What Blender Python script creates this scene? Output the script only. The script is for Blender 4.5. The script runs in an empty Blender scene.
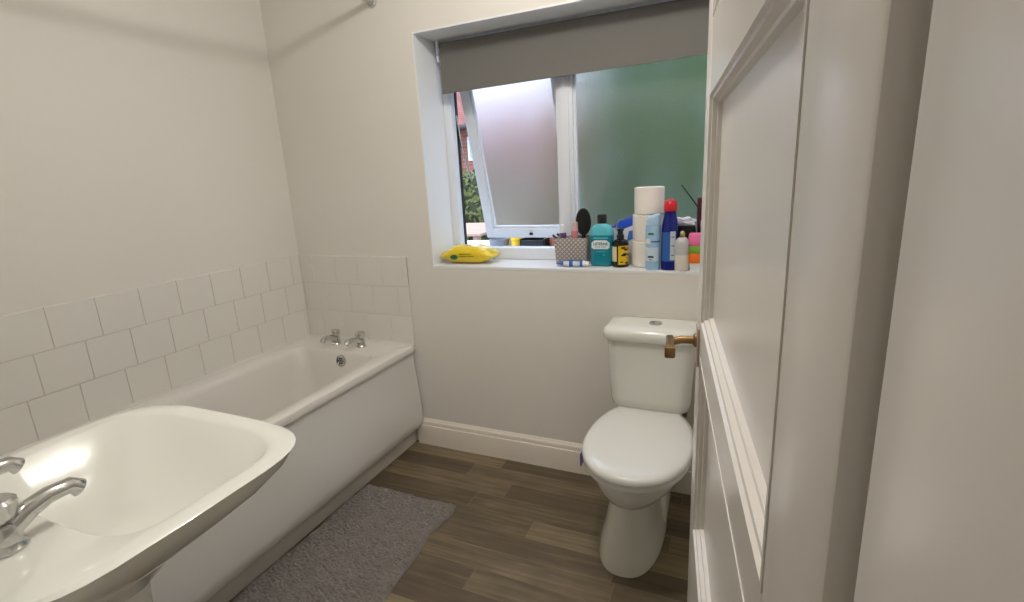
import bpy, bmesh, math, random
from mathutils import Vector, Matrix, noise
random.seed(7)
PI = math.pi
sc = bpy.context.scene
COL = sc.collection

# ------------------------------------------------------------------ materials
def lin(c):
    return tuple(((v/255)/12.92 if v/255 <= .04045 else ((v/255+.055)/1.055)**2.4) for v in c)
def mat(name, rgb, rough=.5, metal=0, bump=None, vary=None, **kw):
    m = bpy.data.materials.new(name); m.use_nodes = True
    nt = m.node_tree; b = nt.nodes['Principled BSDF']
    c = lin(rgb)
    b.inputs['Base Color'].default_value = (*c, 1)
    b.inputs['Roughness'].default_value = rough
    b.inputs['Metallic'].default_value = metal
    for k, v in kw.items():
        b.inputs[k.replace('_', ' ')].default_value = v
    tc = nt.nodes.new('ShaderNodeTexCoord')
    if vary:      # (scale, amount)
        n = nt.nodes.new('ShaderNodeTexNoise'); n.inputs['Scale'].default_value = vary[0]; n.inputs['Detail'].default_value = 4
        nt.links.new(tc.outputs['Object'], n.inputs['Vector'])
        mx = nt.nodes.new('ShaderNodeMix'); mx.data_type = 'RGBA'
        k = vary[1]
        mx.inputs[6].default_value = (*[v*(1-k) for v in c], 1); mx.inputs[7].default_value = (*[min(1, v*(1+k)) for v in c], 1)
        nt.links.new(n.outputs['Fac'], mx.inputs[0]); nt.links.new(mx.outputs[2], b.inputs['Base Color'])
    if bump:      # (scale, strength, distance)
        n = nt.nodes.new('ShaderNodeTexNoise'); n.inputs['Scale'].default_value = bump[0]; n.inputs['Detail'].default_value = 3
        nt.links.new(tc.outputs['Object'], n.inputs['Vector'])
        bp = nt.nodes.new('ShaderNodeBump'); bp.inputs['Strength'].default_value = bump[1]; bp.inputs['Distance'].default_value = bump[2]
        nt.links.new(n.outputs['Fac'], bp.inputs['Height']); nt.links.new(bp.outputs['Normal'], b.inputs['Normal'])
    return m

WALL = mat('magnolia_paint', (228, 224, 216), .75, bump=(14, .12, .01), vary=(3, .02))
CEIL = mat('ceiling_paint', (236, 234, 228), .9)
REVEAL = mat('white_reveal_paint', (236, 238, 240), .55, bump=(20, .1, .005))
SKIRT = mat('skirting_gloss', (236, 228, 215), .35, bump=(30, .1, .004))
TILE = mat('white_glazed_tile', (228, 225, 217), .18, bump=(9, .08, .004), vary=(6, .015))
GROUT = mat('grout', (212, 208, 199), .9)
ACRYL = mat('bath_acrylic', (230, 226, 219), .16)
PANEL = mat('bath_panel_plastic', (226, 223, 218), .34)
PLINTH = mat('bath_plinth', (214, 209, 201), .5)
DARK = mat('gap_shade', (38, 34, 30), .8)
PORC = mat('porcelain', (235, 235, 227), .09, Coat_Weight=.3)
SEATM = mat('seat_plastic', (234, 234, 229), .045)
CHROME = mat('chrome', (200, 200, 198), .16, 1)
BRASS = mat('aged_brass', (156, 126, 88), .32, 1, vary=(60, .25))
UPVC = mat('upvc_white', (232, 236, 244), .28)
DOORM = mat('door_gloss_paint', (231, 226, 219), .27, bump=(7, .08, .006), vary=(4, .015))
BLIND = mat('blind_fabric', (112, 110, 105), .85, bump=(400, .2, .001))
BLACKR = mat('black_rubber', (24, 24, 26), .6)
RAILM = mat('rail_metal', (190, 190, 188), .3, .8)

def frosted():
    m = bpy.data.materials.new('frosted_glass'); m.use_nodes = True
    nt = m.node_tree; b = nt.nodes['Principled BSDF']
    b.inputs['Base Color'].default_value = (.97, .965, .95, 1)
    b.inputs['Transmission Weight'].default_value = 1
    b.inputs['IOR'].default_value = 1.3
    b.inputs['Roughness'].default_value = .3
    tc = nt.nodes.new('ShaderNodeTexCoord')
    v = nt.nodes.new('ShaderNodeTexVoronoi'); v.inputs['Scale'].default_value = 230
    nt.links.new(tc.outputs['Object'], v.inputs['Vector'])
    bp = nt.nodes.new('ShaderNodeBump'); bp.inputs['Strength'].default_value = .4; bp.inputs['Distance'].default_value = .003
    nt.links.new(v.outputs['Distance'], bp.inputs['Height']); nt.links.new(bp.outputs['Normal'], b.inputs['Normal'])
    # condensation: a milky share that grows in soft patches and runs
    tl = nt.nodes.new('ShaderNodeBsdfTranslucent'); tl.inputs['Color'].default_value = (.86, .9, 1, 1)
    ms = nt.nodes.new('ShaderNodeMixShader')
    mp = nt.nodes.new('ShaderNodeMapping'); mp.inputs['Scale'].default_value = (6, 1, 3); nt.links.new(tc.outputs['Object'], mp.inputs['Vector'])
    n = nt.nodes.new('ShaderNodeTexNoise'); n.inputs['Scale'].default_value = 1; n.inputs['Detail'].default_value = 5; nt.links.new(mp.outputs[0], n.inputs['Vector'])
    mr = nt.nodes.new('ShaderNodeMapRange'); mr.inputs[1].default_value = .4; mr.inputs[2].default_value = .75; mr.inputs[3].default_value = .015; mr.inputs[4].default_value = .07
    nt.links.new(n.outputs['Fac'], mr.inputs[0]); nt.links.new(mr.outputs[0], ms.inputs[0])
    nt.links.new(b.outputs[0], ms.inputs[1]); nt.links.new(tl.outputs[0], ms.inputs[2])
    nt.links.new(ms.outputs[0], nt.nodes['Material Output'].inputs['Surface'])
    return m
GLASS = frosted()

# ------------------------------------------------------------------ objects
def tag(o, label=None, cat=None, group=None, kind=None):
    if label: o['label'] = label
    if cat: o['category'] = cat
    if group: o['group'] = group
    if kind: o['kind'] = kind
    return o
def thing(name, loc=(0, 0, 0), rz=0, label=None, cat=None, group=None, kind=None):
    o = bpy.data.objects.new(name, None); COL.objects.link(o)
    o.location = loc; o.rotation_euler = (0, 0, rz); o.empty_display_size = .05
    return tag(o, label, cat, group, kind)
def obj(name, bm, m, parent=None, loc=None, rz=0, sharp=35, label=None):
    bmesh.ops.recalc_face_normals(bm, faces=bm.faces[:])
    me = bpy.data.meshes.new(name); bm.to_mesh(me); bm.free()
    for p in me.polygons: p.use_smooth = True
    me.set_sharp_from_angle(angle=math.radians(sharp))
    for x in (m if isinstance(m, (list, tuple)) else [m]): me.materials.append(x)
    o = bpy.data.objects.new(name, me); COL.objects.link(o)
    if parent: o.parent = parent
    if loc: o.location = loc
    o.rotation_euler = (0, 0, rz)
    if label: o['label'] = label
    return o
def struct(name, bm, m, parent=None, **k):
    o = obj(name, bm, m, parent, **k)
    if parent is None: o['kind'] = 'structure'
    return o
def copy_tree(o, parent=None):
    c = o.copy(); COL.objects.link(c)
    if parent: c.parent = parent
    for ch in list(o.children): copy_tree(ch, c)
    return c

# ------------------------------------------------------------------ shapes
def NB(): return bmesh.new()
def box(bm, x0, x1, y0, y1, z0, z1, bev=0, seg=2, mi=0, mx=None):
    r = bmesh.ops.create_cube(bm, size=1)
    vs = r['verts']
    for v in vs:
        v.co = Vector(((x0+x1)/2+v.co.x*(x1-x0), (y0+y1)/2+v.co.y*(y1-y0), (z0+z1)/2+v.co.z*(z1-z0)))
    fs = {f for v in vs for f in v.link_faces}
    for f in fs: f.material_index = mi
    if bev:
        es = list({e for v in vs for e in v.link_edges})
        r = bmesh.ops.bevel(bm, geom=es, offset=bev, segments=seg, affect='EDGES', profile=.5)
        for f in r['faces']: f.material_index = mi
        vs = list({v for f in r['faces'] for v in f.verts})
    if mx is not None:
        for v in vs: v.co = mx @ v.co
    return bm
def loft(bm, loops, cap0=True, cap1=True, close=True, mi=0):
    rs = [[bm.verts.new(p) for p in l] for l in loops]
    n = len(rs[0])
    for a, b in zip(rs, rs[1:]):
        for i in range(n if close else n-1):
            j = (i+1) % n
            f = bm.faces.new((a[i], a[j], b[j], b[i])); f.material_index = mi
    if cap0: bm.faces.new(rs[0][::-1]).material_index = mi
    if cap1: bm.faces.new(rs[-1]).material_index = mi
    return bm
def lathe(bm, prof, n=32, c=(0, 0), mx=None, mi=0, sx=1, sy=1):
    loops = [[Vector((c[0]+r*sx*math.cos(2*PI*i/n), c[1]+r*sy*math.sin(2*PI*i/n), z)) for i in range(n)] for r, z in prof]
    if mx is not None: loops = [[mx @ p for p in l] for l in loops]
    return loft(bm, loops, mi=mi)
def tube(bm, pts, r, n=14, mi=0, rs=None, cap=True):
    pts = [Vector(p) for p in pts]; loops = []
    up = Vector((0, 0, 1))
    for i, p in enumerate(pts):
        t = (pts[min(i+1, len(pts)-1)]-pts[max(i-1, 0)]).normalized()
        if i == 0:
            a = t.cross(up)
            if a.length < .1: a = t.cross(Vector((1, 0, 0)))
            a.normalize()
        else:
            a = (a - t*a.dot(t)).normalized()
        b = t.cross(a)
        rr = rs[i] if rs else r
        loops.append([p+a*rr*math.cos(2*PI*k/n)+b*rr*math.sin(2*PI*k/n) for k in range(n)])
    return loft(bm, loops, cap, cap, mi=mi)
def rrect(x0, x1, y0, y1, r, z, n=8):
    pts = []
    r = min(r, (x1-x0)/2-1e-4, (y1-y0)/2-1e-4)
    for cx, cy, a0 in ((x1-r, y1-r, 0), (x0+r, y1-r, PI/2), (x0+r, y0+r, PI), (x1-r, y0+r, 1.5*PI)):
        for k in range(n+1):
            a = a0+PI/2*k/n
            pts.append(Vector((cx+r*math.cos(a), cy+r*math.sin(a), z)))
    return pts
def text_mesh(s, size, name, m, parent, loc, rot=(PI/2, 0, 0), bold=False, sx=1):
    cu = bpy.data.curves.new(name, 'FONT'); cu.body = s; cu.size = size
    cu.align_x = 'CENTER'; cu.align_y = 'CENTER'; cu.extrude = .00015
    if bold: cu.offset = size*.025
    t = bpy.data.objects.new('tmp', cu); COL.objects.link(t)
    dg = bpy.context.evaluated_depsgraph_get(); dg.update()
    me = bpy.data.meshes.new_from_object(t.evaluated_get(dg))
    bpy.data.objects.remove(t)
    me.name = name; me.materials.clear(); me.materials.append(m)
    o = bpy.data.objects.new(name, me); COL.objects.link(o); o.parent = parent
    o.location = loc; o.rotation_euler = rot; o.scale = (sx, 1, 1)
    return o

# ------------------------------------------------------------------ camera

yaw, pitch, roll, F = 0.425651250, -0.240797788, 0.0539044222, 502.151367
def basis():
    cy, sy, cp, sp, cr, sr = math.cos(yaw), math.sin(yaw), math.cos(pitch), math.sin(pitch), math.cos(roll), math.sin(roll)
    base = Matrix(((1, 0, 0), (0, 0, 1), (0, -1, 0)))
    Rz = Matrix(((cy, -sy, 0), (sy, cy, 0), (0, 0, 1)))
    Rx = Matrix(((1, 0, 0), (0, cp, -sp), (0, sp, cp)))
    Rr = Matrix(((cr, -sr, 0), (sr, cr, 0), (0, 0, 1)))
    return Rz @ Rx @ base @ Rr
Rm = basis()
right, down, fwd = Rm.col[0], Rm.col[1], Rm.col[2]
cam = bpy.data.cameras.new('camera'); co = bpy.data.objects.new('camera', cam); COL.objects.link(co)
co.matrix_world = Matrix(((right.x, -down.x, -fwd.x, 0), (right.y, -down.y, -fwd.y, -1.95), (right.z, -down.z, -fwd.z, 1.305), (0, 0, 0, 1)))
cam.sensor_width = 36; cam.lens = F/1024*36; cam.clip_start = .02; cam.clip_end = 300
sc.camera = co

# ------------------------------------------------------------------ the room
XL, XR, YF, ZC = -2.103, .30, -1.77, 2.40
WX0, WX1, WZ0, WZ1, WY = -1.275, .02, .93, 1.91, .27    # window opening
OUT = .27
bm = NB()
box(bm, XL-.1, WX0, 0, OUT, -.2, ZC+.1); box(bm, WX1, XR+.1, 0, OUT, -.2, ZC+.1)
box(bm, WX0, WX1, 0, OUT, -.2, WZ0-.004); box(bm, WX0, WX1, 0, OUT, WZ1+.004, ZC+.1)
struct('wall_back', bm, WALL)
bm = NB(); box(bm, XL-.1, XL, -4.0, 0, -.05, ZC+.05); struct('wall_left', bm, WALL)
bm = NB(); box(bm, XR, XR+.1, YF, 0, -.05, ZC+.05); struct('wall_right', bm, WALL)
DX0, DX1 = -.745, .045    # doorway
bm = NB()
box(bm, XL, DX0-.03, YF-.1, YF, -.05, ZC+.05); box(bm, DX1+.03, 1.2, YF-.1, YF, -.05, ZC+.05)
box(bm, DX0-.03, DX1+.03, YF-.1, YF, 2.03, ZC+.05)
struct('wall_front', bm, WALL)
bm = NB(); box(bm, XL-.1, 1.3, -4.0, OUT, ZC, ZC+.08); struct('ceiling', bm, CEIL)
bm = NB(); box(bm, 1.2, 1.3, -4.0, YF, -.05, ZC+.05); struct('wall_hall_right', bm, WALL)
bm = NB(); box(bm, XL-.1, 1.3, -4.1, -4.0, -.05, ZC+.05); struct('wall_hall_back', bm, WALL)
# door lining and architrave (hall side and bathroom side)
bm = NB()
LIN = (( DX0-.03, DX0), (DX1, DX1+.03))
for a, b in LIN: box(bm, a, b, YF-.105, YF+.004, 0, 2.03, .002)
box(bm, DX0, DX1, YF-.105, YF+.004, 2.0, 2.03, .002)
struct('trim_1', bm, DOORM)
bm = NB()
for y0, y1 in ((YF-.118, YF-.1),):
    box(bm, DX0-.085, DX0-.012, y0, y1, 0, 2.08, .005); box(bm, DX1+.012, DX1+.085, y0, y1, 0, 2.08, .005)
    box(bm, DX0-.085, DX1+.085, y0, y1, 2.012, 2.085, .005)
struct('trim_2', bm, DOORM)

# floor planks
def floor():
    bm = NB(); lay = bm.loops.layers.float_color.new('plank'); uvl = bm.loops.layers.uv.new('UVMap')
    W = .0975; L = .80
    offs = {0: -.945, 1: -1.072, 2: -.842, 3: -.96, 4: -.664, 5: -1.12, 6: -.307, 7: -.766}
    shade = {(0, -1): .62, (0, 0): .28, (1, -1): .22, (1, 0): .45, (2, -1): .5, (2, 0): .25, (3, -1): .3, (3, 0): .42,
             (4, -1): .35, (4, 0): .62, (5, 0): .38, (6, -1): .5, (6, 0): .3, (7, -1): .3, (7, 0): .48}
    row = 0; y = .0
    while y > -4.0:
        x = offs.get(row, -1.0+((row*.37) % .8))
        k0 = -int(math.ceil((x-(XL-.1))/L))
        k = k0
        while x+k*L < 1.3:
            a = max(XL-.1, x+k*L); b = min(1.3, x+(k+1)*L)
            if row == 4 and k == -1: a = x-.34; 
            g = .0006
            vs = [bm.verts.new(p) for p in ((a+g, y-W+g, 0), (b-g, y-W+g, 0), (b-g, y-g, 0), (a+g, y-g, 0))]
            f = bm.faces.new(vs)
            s = shade.get((row, k), random.random()*.6+.15); r2 = random.random()
            for lp in f.loops:
                lp[lay] = (s, r2, (row*7+k*3) % 11/11, 1); lp[uvl].uv = (lp.vert.co.x, lp.vert.co.y)
            if row == 4 and k == -1:
                vs = [bm.verts.new(p) for p in ((XL-.1, y-W+g, 0), (a-g, y-W+g, 0), (a-g, y-g, 0), (XL-.1, y-g, 0))]
                f = bm.faces.new(vs)
                for lp in f.loops: lp[lay] = (.3, .2, .6, 1); lp[uvl].uv = (lp.vert.co.x, lp.vert.co.y)
            k += 1
        row += 1; y -= W
    box(bm, XL-.1, 1.3, -4.0, OUT, -.06, -.0012)
    m = bpy.data.materials.new('vinyl_plank'); m.use_nodes = True; nt = m.node_tree; b = nt.nodes['Principled BSDF']
    N = nt.nodes.new; LK = nt.links.new
    at = N('ShaderNodeAttribute'); at.attribute_name = 'plank'
    sp = N('ShaderNodeSeparateColor'); LK(at.outputs['Color'], sp.inputs[0])
    tc = N('ShaderNodeTexCoord'); mp = N('ShaderNodeMapping'); mp.inputs['Scale'].default_value = (2.2, 34, 1)
    ad = N('ShaderNodeVectorMath'); ad.operation = 'ADD'; LK(tc.outputs['Object'], ad.inputs[0]); 
    sc_ = N('ShaderNodeVectorMath'); sc_.operation = 'SCALE'; sc_.inputs['Scale'].default_value = 13; LK(at.outputs['Color'], sc_.inputs[0])
    LK(sc_.outputs[0], ad.inputs[1]); LK(ad.outputs[0], mp.inputs['Vector'])
    n1 = N('ShaderNodeTexNoise'); n1.inputs['Scale'].default_value = 1.6; n1.inputs['Detail'].default_value = 6; n1.inputs['Distortion'].default_value = .6; LK(mp.outputs[0], n1.inputs['Vector'])
    n2 = N('ShaderNodeTexNoise'); n2.inputs['Scale'].default_value = 9; n2.inputs['Detail'].default_value = 3; LK(ad.outputs[0], n2.inputs['Vector'])
    a1 = N('ShaderNodeMath'); a1.operation = 'MULTIPLY_ADD'; LK(n1.outputs['Fac'], a1.inputs[0]); a1.inputs[1].default_value = .95; 
    a0 = N('ShaderNodeMath'); a0.operation = 'MULTIPLY_ADD'; LK(sp.outputs[0], a0.inputs[0]); a0.inputs[1].default_value = 1.0; a0.inputs[2].default_value = -.5
    LK(a0.outputs[0], a1.inputs[2])
    a2 = N('ShaderNodeMath'); a2.operation = 'MULTIPLY_ADD'; LK(n2.outputs['Fac'], a2.inputs[0]); a2.inputs[1].default_value = .3; LK(a1.outputs[0], a2.inputs[2])
    cr = N('ShaderNodeValToRGB'); e = cr.color_ramp.elements
    e[0].position = .05; e[0].color = (*lin((74, 63, 50)), 1); e[1].position = .95; e[1].color = (*lin((146, 131, 102)), 1)
    x = cr.color_ramp.elements.new(.5); x.color = (*lin((103, 90, 71)), 1)
    LK(a2.outputs[0], cr.inputs[0]); LK(cr.outputs[0], b.inputs['Base Color'])
    b.inputs['Roughness'].default_value = .5
    bp = N('ShaderNodeBump'); bp.inputs['Strength'].default_value = .15; bp.inputs['Distance'].default_value = .002
    LK(n1.outputs['Fac'], bp.inputs['Height']); LK(bp.outputs[0], b.inputs['Normal'])
    struct('floor', bm, m)
floor()

# skirting
def skirting(name, a, b, inward):
    """profile extruded from a to b (2D), inward = unit normal into the room"""
    prof = [(0, 0), (.02, 0), (.02, .098), (.0185, .104), (.0145, .107), (.0145, .119), (.0125, .125), (.006, .131), (.003, .137), (0, .138)]
    bm = NB(); loops = []
    for p in (a, b):
        loops.append([Vector((p[0]+inward[0]*d, p[1]+inward[1]*d, z)) for d, z in prof])
    loft(bm, loops)
    struct(name, bm, SKIRT, sharp=25)
skirting('baseboard_back', (-1.443, 0), (XR, 0), (0, -1))
skirting('baseboard_right', (XR, YF), (XR, 0), (-1, 0))
skirting('baseboard_front', (-1.42, YF), (DX0-.02, YF), (0, 1))

# tiles
def tiles():
    T = .1455; top = .967
    bm = NB()
    box(bm, XL+.0005, -1.419, -.0052, 0, .5, top-.001, mi=1)
    for r, off in enumerate((0, .068, .128, .03)):
        z1 = top-r*T; z0 = max(z1-T+.002, .505)
        if z1 < .52: break
        x = -1.418-(off if off else 0)
        if off: box(bm, x+.001, -1.418, -.008, -.001, z0, z1, .0012, 1)
        while x > XL+.01:
            a = max(x-.148+.001, XL+.008)
            if x-.001-a > .01: box(bm, a, x-.001, -.008, -.001, z0, z1, .0012, 1)
            x -= .148
    struct('trim_3', bm, [TILE, GROUT])
    bm = NB()
    box(bm, XL, XL+.0052, YF, -.0005, .5, top-.001, mi=1)
    for r, off in enumerate((.06, .12, .02)):
        z1 = top-r*T; z0 = max(z1-T+.002, .505)
        y = -.008
        w = off if off else .148
        while y > YF+.01:
            b = max(y-w+.002, YF)
            box(bm, XL+.001, XL+.008, b, y, z0, z1, .0012, 1)
            y -= w; w = .148
    struct('trim_4', bm, [TILE, GROUT])
tiles()

# ------------------------------------------------------------------ window
win = thing('window_1', ((WX0+WX1)/2, .2, WZ0), kind='structure')
def W(bm): bmesh.ops.translate(bm, verts=bm.verts[:], vec=(-(WX0+WX1)/2, -.2, -WZ0)); return bm
bm = NB(); box(bm, WX0, WX0+.004, .0, .2, WZ0, WZ1); box(bm, WX1-.004, WX1, 0, .2, WZ0, WZ1); box(bm, WX0, WX1, 0, .2, WZ1-.003, WZ1+.004)
obj('window_reveal', W(bm), REVEAL, win)
bm = NB(); box(bm, WX0, WX1, -.0015, .2, WZ0-.012, WZ0, .001, 1)
obj('window_sill', W(bm), REVEAL, win)
FY0, FY1 = .198, .262
MX0, MX1 = -.722, -.65
bm = NB()
box(bm, WX0+.002, WX0+.042, FY0, FY1, WZ0, WZ1-.002, .004); box(bm, WX1-.042, WX1-.002, FY0, FY1, WZ0, WZ1-.002, .004)
box(bm, WX0+.04, WX1-.04, FY0, FY1, WZ0, WZ0+.055, .004); box(bm, WX0+.04, WX1-.04, FY0, FY1, WZ1-.045, WZ1-.002, .004)
obj('window_frame', W(bm), UPVC, win)
bm = NB(); box(bm, MX0, MX1, FY0, FY1, WZ0+.05, WZ1-.04, .004); box(bm, MX0+.016, MX1-.016, FY0-.008, FY0+.004, WZ0+.055, WZ1-.045, .003)
obj('mullion', W(bm), UPVC, win)
bm = NB()   # dark seal of the casement rebate
box(bm, WX0+.042, WX0+.046, FY1-.022, FY1-.004, WZ0+.055, WZ1-.045)
obj('rubber_seal', W(bm), BLACKR, win)
bm = NB()   # glazing bead of the fixed pane
gx0, gx1, gz0, gz1 = MX1, WX1-.042, WZ0+.055, WZ1-.045
for a in ((gx0, gx0+.012, gz0, gz1), (gx1-.012, gx1, gz0, gz1), (gx0, gx1, gz0, gz0+.012), (gx0, gx1, gz1-.012, gz1)):
    box(bm, a[0], a[1], FY0+.012, FY0+.03, a[2], a[3], .002, 1)
obj('glazing_bead', W(bm), UPVC, win)
bm = NB(); box(bm, gx0+.004, gx1-.004, FY0+.03, FY0+.036, gz0+.004, gz1-.004)
obj('window_pane', W(bm), GLASS, win, label='frosted window pane, fixed, dark green behind')
# opening sash: hinged at the top, swung outwards
ang = math.radians(15.2)
SW, SH = .502, .893
sash_e = NB()
st, rl = .046, .05
box(sash_e, 0, st, 0, .05, -SH, 0, .005); box(sash_e, SW-st, SW, 0, .05, -SH, 0, .005)
box(sash_e, st-.003, SW-st+.003, 0, .05, -SH, -SH+rl, .005); box(sash_e, st-.003, SW-st+.003, 0, .05, -rl, 0, .005)
for a in ((st, st+.011, -SH+rl, -rl), (SW-st-.011, SW-st, -SH+rl, -rl), (st, SW-st, -SH+rl, -SH+rl+.011), (st, SW-st, -rl-.011, -rl)):
    box(sash_e, a[0], a[1], .01, .026, a[2], a[3], .002, 1)
sash = obj('sash', sash_e, UPVC, win)
sash.location = (-1.208-(WX0+WX1)/2, .205-.2, 1.862-WZ0)
sash.rotation_euler = (ang, 0, 0)
bm = NB(); box(bm, st+.003, SW-st-.003, .026, .032, -SH+rl+.003, -rl-.003); obj('sash_pane', bm, GLASS, sash, label='frosted sash pane, tilted outwards')
bm = NB()   # catch studs on the bottom rail
mxs = Matrix.Translation((.255, -.004, -SH+.026)) @ Matrix.Rotation(PI/2, 4, 'X')
lathe(bm, [(.005, -.006), (.006, .004), (.004, .012)], 12, mx=mxs); box(bm, .25, .268, -.012, -.004, -SH+.02, -SH+.03, .002, 1)
obj('catch', bm, BLACKR, sash)
bm = NB(); box(bm, 0, .03, -.012, -.002, -.005, .005, .002, 1)
o = obj('catch', bm, BLACKR, sash); o.location = (.395, 0, -SH+.024); o.rotation_euler = (0, .6, 0)
# stay arms at the sides of the opening
bm = NB()
tube(bm, [(WX0+.05, .235, 1.60), (WX0+.052, .262, 1.45), (WX0+.06, .325, 1.30)], .004, 8)
obj('stay_arm', W(bm), CHROME, win)

# blind
bl = thing('roller_blind', (-.62, .158, WZ1-.03), label='grey fabric roller blind pulled down over the top of the window', cat='blind')
bm = NB(); tube(bm, [(-.615, 0, -.003), (.615, 0, -.003)], .02, 20); obj('roller_tube', bm, BLIND, bl)
bm = NB()
loops = []
for z, y in ((-.003, -.0205), (-.06, -.021), (-.12, -.0215), (-.176, -.021), (-.182, -.023), (-.197, -.023), (-.197, -.017), (-.182, -.0165), (-.176, -.0195), (-.12, -.0198), (-.06, -.0193), (-.003, -.0185)):
    tl = .017 if z < -.1 else 0
    loops.append([Vector((-.612, y, z)), Vector((-.2, y-.0008, z+tl*.33)), Vector((.2, y+.0005, z+tl*.67)), Vector((.612, y, z+tl))])
loft(bm, loops, False, False, close=False); obj('blind_fabric', bm, BLIND, bl)
for s in (-1, 1):
    bm = NB(); box(bm, s*.625-.004, s*.625+.004, -.022, .03, -.03, .026, .002); tube(bm, [(s*.612, 0, -.003), (s*.628, 0, -.003)], .016, 16)
    obj('bracket', bm, UPVC, bl, label='white plastic blind bracket')
bm = NB(); tube(bm, [(-.632, -.004, -.03), (-.632, -.006, -.05), (-.63, -.004, -.06)], .0055, 8)
obj('chain_guide', bm, UPVC, bl)

# ------------------------------------------------------------------ door
E0 = Vector((-.058, -.98, 0)); az = math.radians(7.1)
door = thing('door_1', (0, 0, 0), kind='structure')
u = Vector((math.sin(az), -math.cos(az), 0)); nrm = Vector((-math.cos(az), -math.sin(az), 0))
DM = Matrix(((u.x, nrm.x, 0, E0.x), (u.y, nrm.y, 0, E0.y), (0, 0, 1, .006), (0, 0, 0, 1)))   # local: s along the door, n towards the camera side, z
door.matrix_world = DM
DW, DH, DT = .778, 1.985, .040
panels = [(.10, .39), (.635, .98), (1.04, 1.408), (1.515, 1.875)]
S0, S1 = .097, DW-.10
bm = NB()
box(bm, 0, S0, -DT, 0, 0, DH, .003); box(bm, S1, DW, -DT, 0, 0, DH, .003)
zs = [0]+[v for p in panels for v in p]+[DH]
for a, b in zip(zs[0::2], zs[1::2]): box(bm, S0-.001, S1+.001, -DT+.0002, -.0002, a, b, 0)
obj('door_leaf', bm, DOORM, door)
for a, b in panels:
    bm = NB(); box(bm, S0-.005, S1+.005, -DT/2-.005, -DT/2+.003, a-.005, b+.005)
    pn = obj('door_panel', bm, DOORM, door)
    bm = NB()
    for side in (0, 1):
        # stepped moulding: offset inwards from the opening edge, depth below the face
        steps = [(-.001, -.003), (-.001, .0008), (.0035, .0008), (.0055, -.003), (.0095, -.0038), (.0115, -.010), (.0145, -.011), (.017, -DT/2+.003)]
        if side: steps = [(o_, -DT-d) for o_, d in steps]
        loops = []
        for o_, d in steps:
            loops.append([Vector((S0+o_, d, a+o_)), Vector((S1-o_, d, a+o_)), Vector((S1-o_, d, b-o_)), Vector((S0+o_, d, b-o_))])
        loft(bm, loops, False, False)
    obj('moulding', bm, DOORM, pn, sharp=20)
h = thing('door_handle', (0, 0, 0)); h.parent = door
for s in (1,):
    bm = NB(); box(bm, .032, .078, .0, .004, .955, 1.025, .0015)
    obj('backplate', bm, mat('plate_painted', (196, 178, 166), .35, .3), h)
    bm = NB(); lathe(bm, [(.013, .003), (.013, .007), (.009, .010)], 20, mx=Matrix.Translation((.055, 0, .998)) @ Matrix.Rotation(-PI/2, 4, 'X'))
    tube(bm, [(.055, .004, .998), (.055, .03, .998), (.055, .045, .9935), (.058, .053, .994)], .0072, 14)
    for a, b, hz, w_ in ((.050, .112, .0075, .0065), (.108, .120, .010, .009)):
        box(bm, a, b, .050-w_, .050+w_, .998-hz-.004*(a > .1), .998+hz-.004*(a > .1), .003, 2)
    obj('lever', bm, BRASS, h)
    bm = NB(); tube(bm, [(.055, -DT-.004, .998), (.055, -DT-.045, .998)], .0072, 14); tube(bm, [(.048, -DT-.048, .998), (.155, -DT-.046, .99)], .008, 14)
    box(bm, .032, .078, -DT-.004, -DT, .955, 1.025, .0015)
    obj('lever', bm, BRASS, h)
for z in (.25, 1.0, 1.75):
    bm = NB(); tube(bm, [(DW+.004, .004, z-.045), (DW+.004, .004, z+.045)], .006, 12); obj('hinge', bm, BRASS, door)

# ------------------------------------------------------------------ bath
BX0, BX1, BY0, BY1 = XL+.009, -1.418, YF+.02, -.0095
bath = thing('bathtub', ((BX0+BX1)/2, (BY0+BY1)/2, 0), label='white acrylic bathtub with smooth side panel along the left wall', cat='bathtub')
off = Vector((-(BX0+BX1)/2, -(BY0+BY1)/2, 0))
def Bt(bm): bmesh.ops.translate(bm, verts=bm.verts[:], vec=off); return bm
bm = NB()
loops = []
def dense(l, m=10):
    a, b = l[-1], l[0]
    return l+[a.lerp(b, (k+1)/(m+1)) for k in range(m)]
for ins, z in ((.012, .497), (.001, .498), (0, .501), (0, .522), (.0025, .528), (.008, .53)):
    loops.append(dense(rrect(BX0+ins*.2, BX1-ins, BY0+ins*.2, BY1-ins*.2, .012, z)))
def inner(dx0, dx1, dy0, dy1, r, z):
    l = dense(rrect(BX0+dx0, BX1-dx1, BY0+dy0, BY1-dy1, r, z))
    for p in l:
        t = min(1, max(0, (-.17-p.y)/.6)); t2 = min(1, max(0, (p.y-BY0-.1)/.4))
        if p.x > (BX0+BX1)/2: p.x += .045*math.sin(t*PI/2)*math.sin(t2*PI/2)
    return l
loops += [inner(.090, .102, .10, .166, .045, .5295), inner(.094, .106, .104, .170, .05, .527), inner(.100, .112, .115, .175, .055, .515), inner(.104, .116, .125, .179, .06, .50),
          inner(.115, .13, .20, .195, .075, .40), inner(.13, .145, .30, .21, .09, .28), inner(.145, .16, .36, .23, .10, .19), inner(.17, .19, .42, .265, .11, .155), inner(.23, .25, .5, .33, .09, .148)]
loft(bm, loops, cap0=False)
tub = obj('tub', Bt(bm), ACRYL, bath, sharp=40)
# sealant line
bm = NB(); box(bm, BX0, BX1-.002, BY1-.004, BY1+.002, .527, .536, .002, 1); box(bm, BX0-.001, BX0+.005, BY0, BY1, .527, .536, .002, 1)
obj('sealant', Bt(bm), ACRYL, bath)
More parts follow.
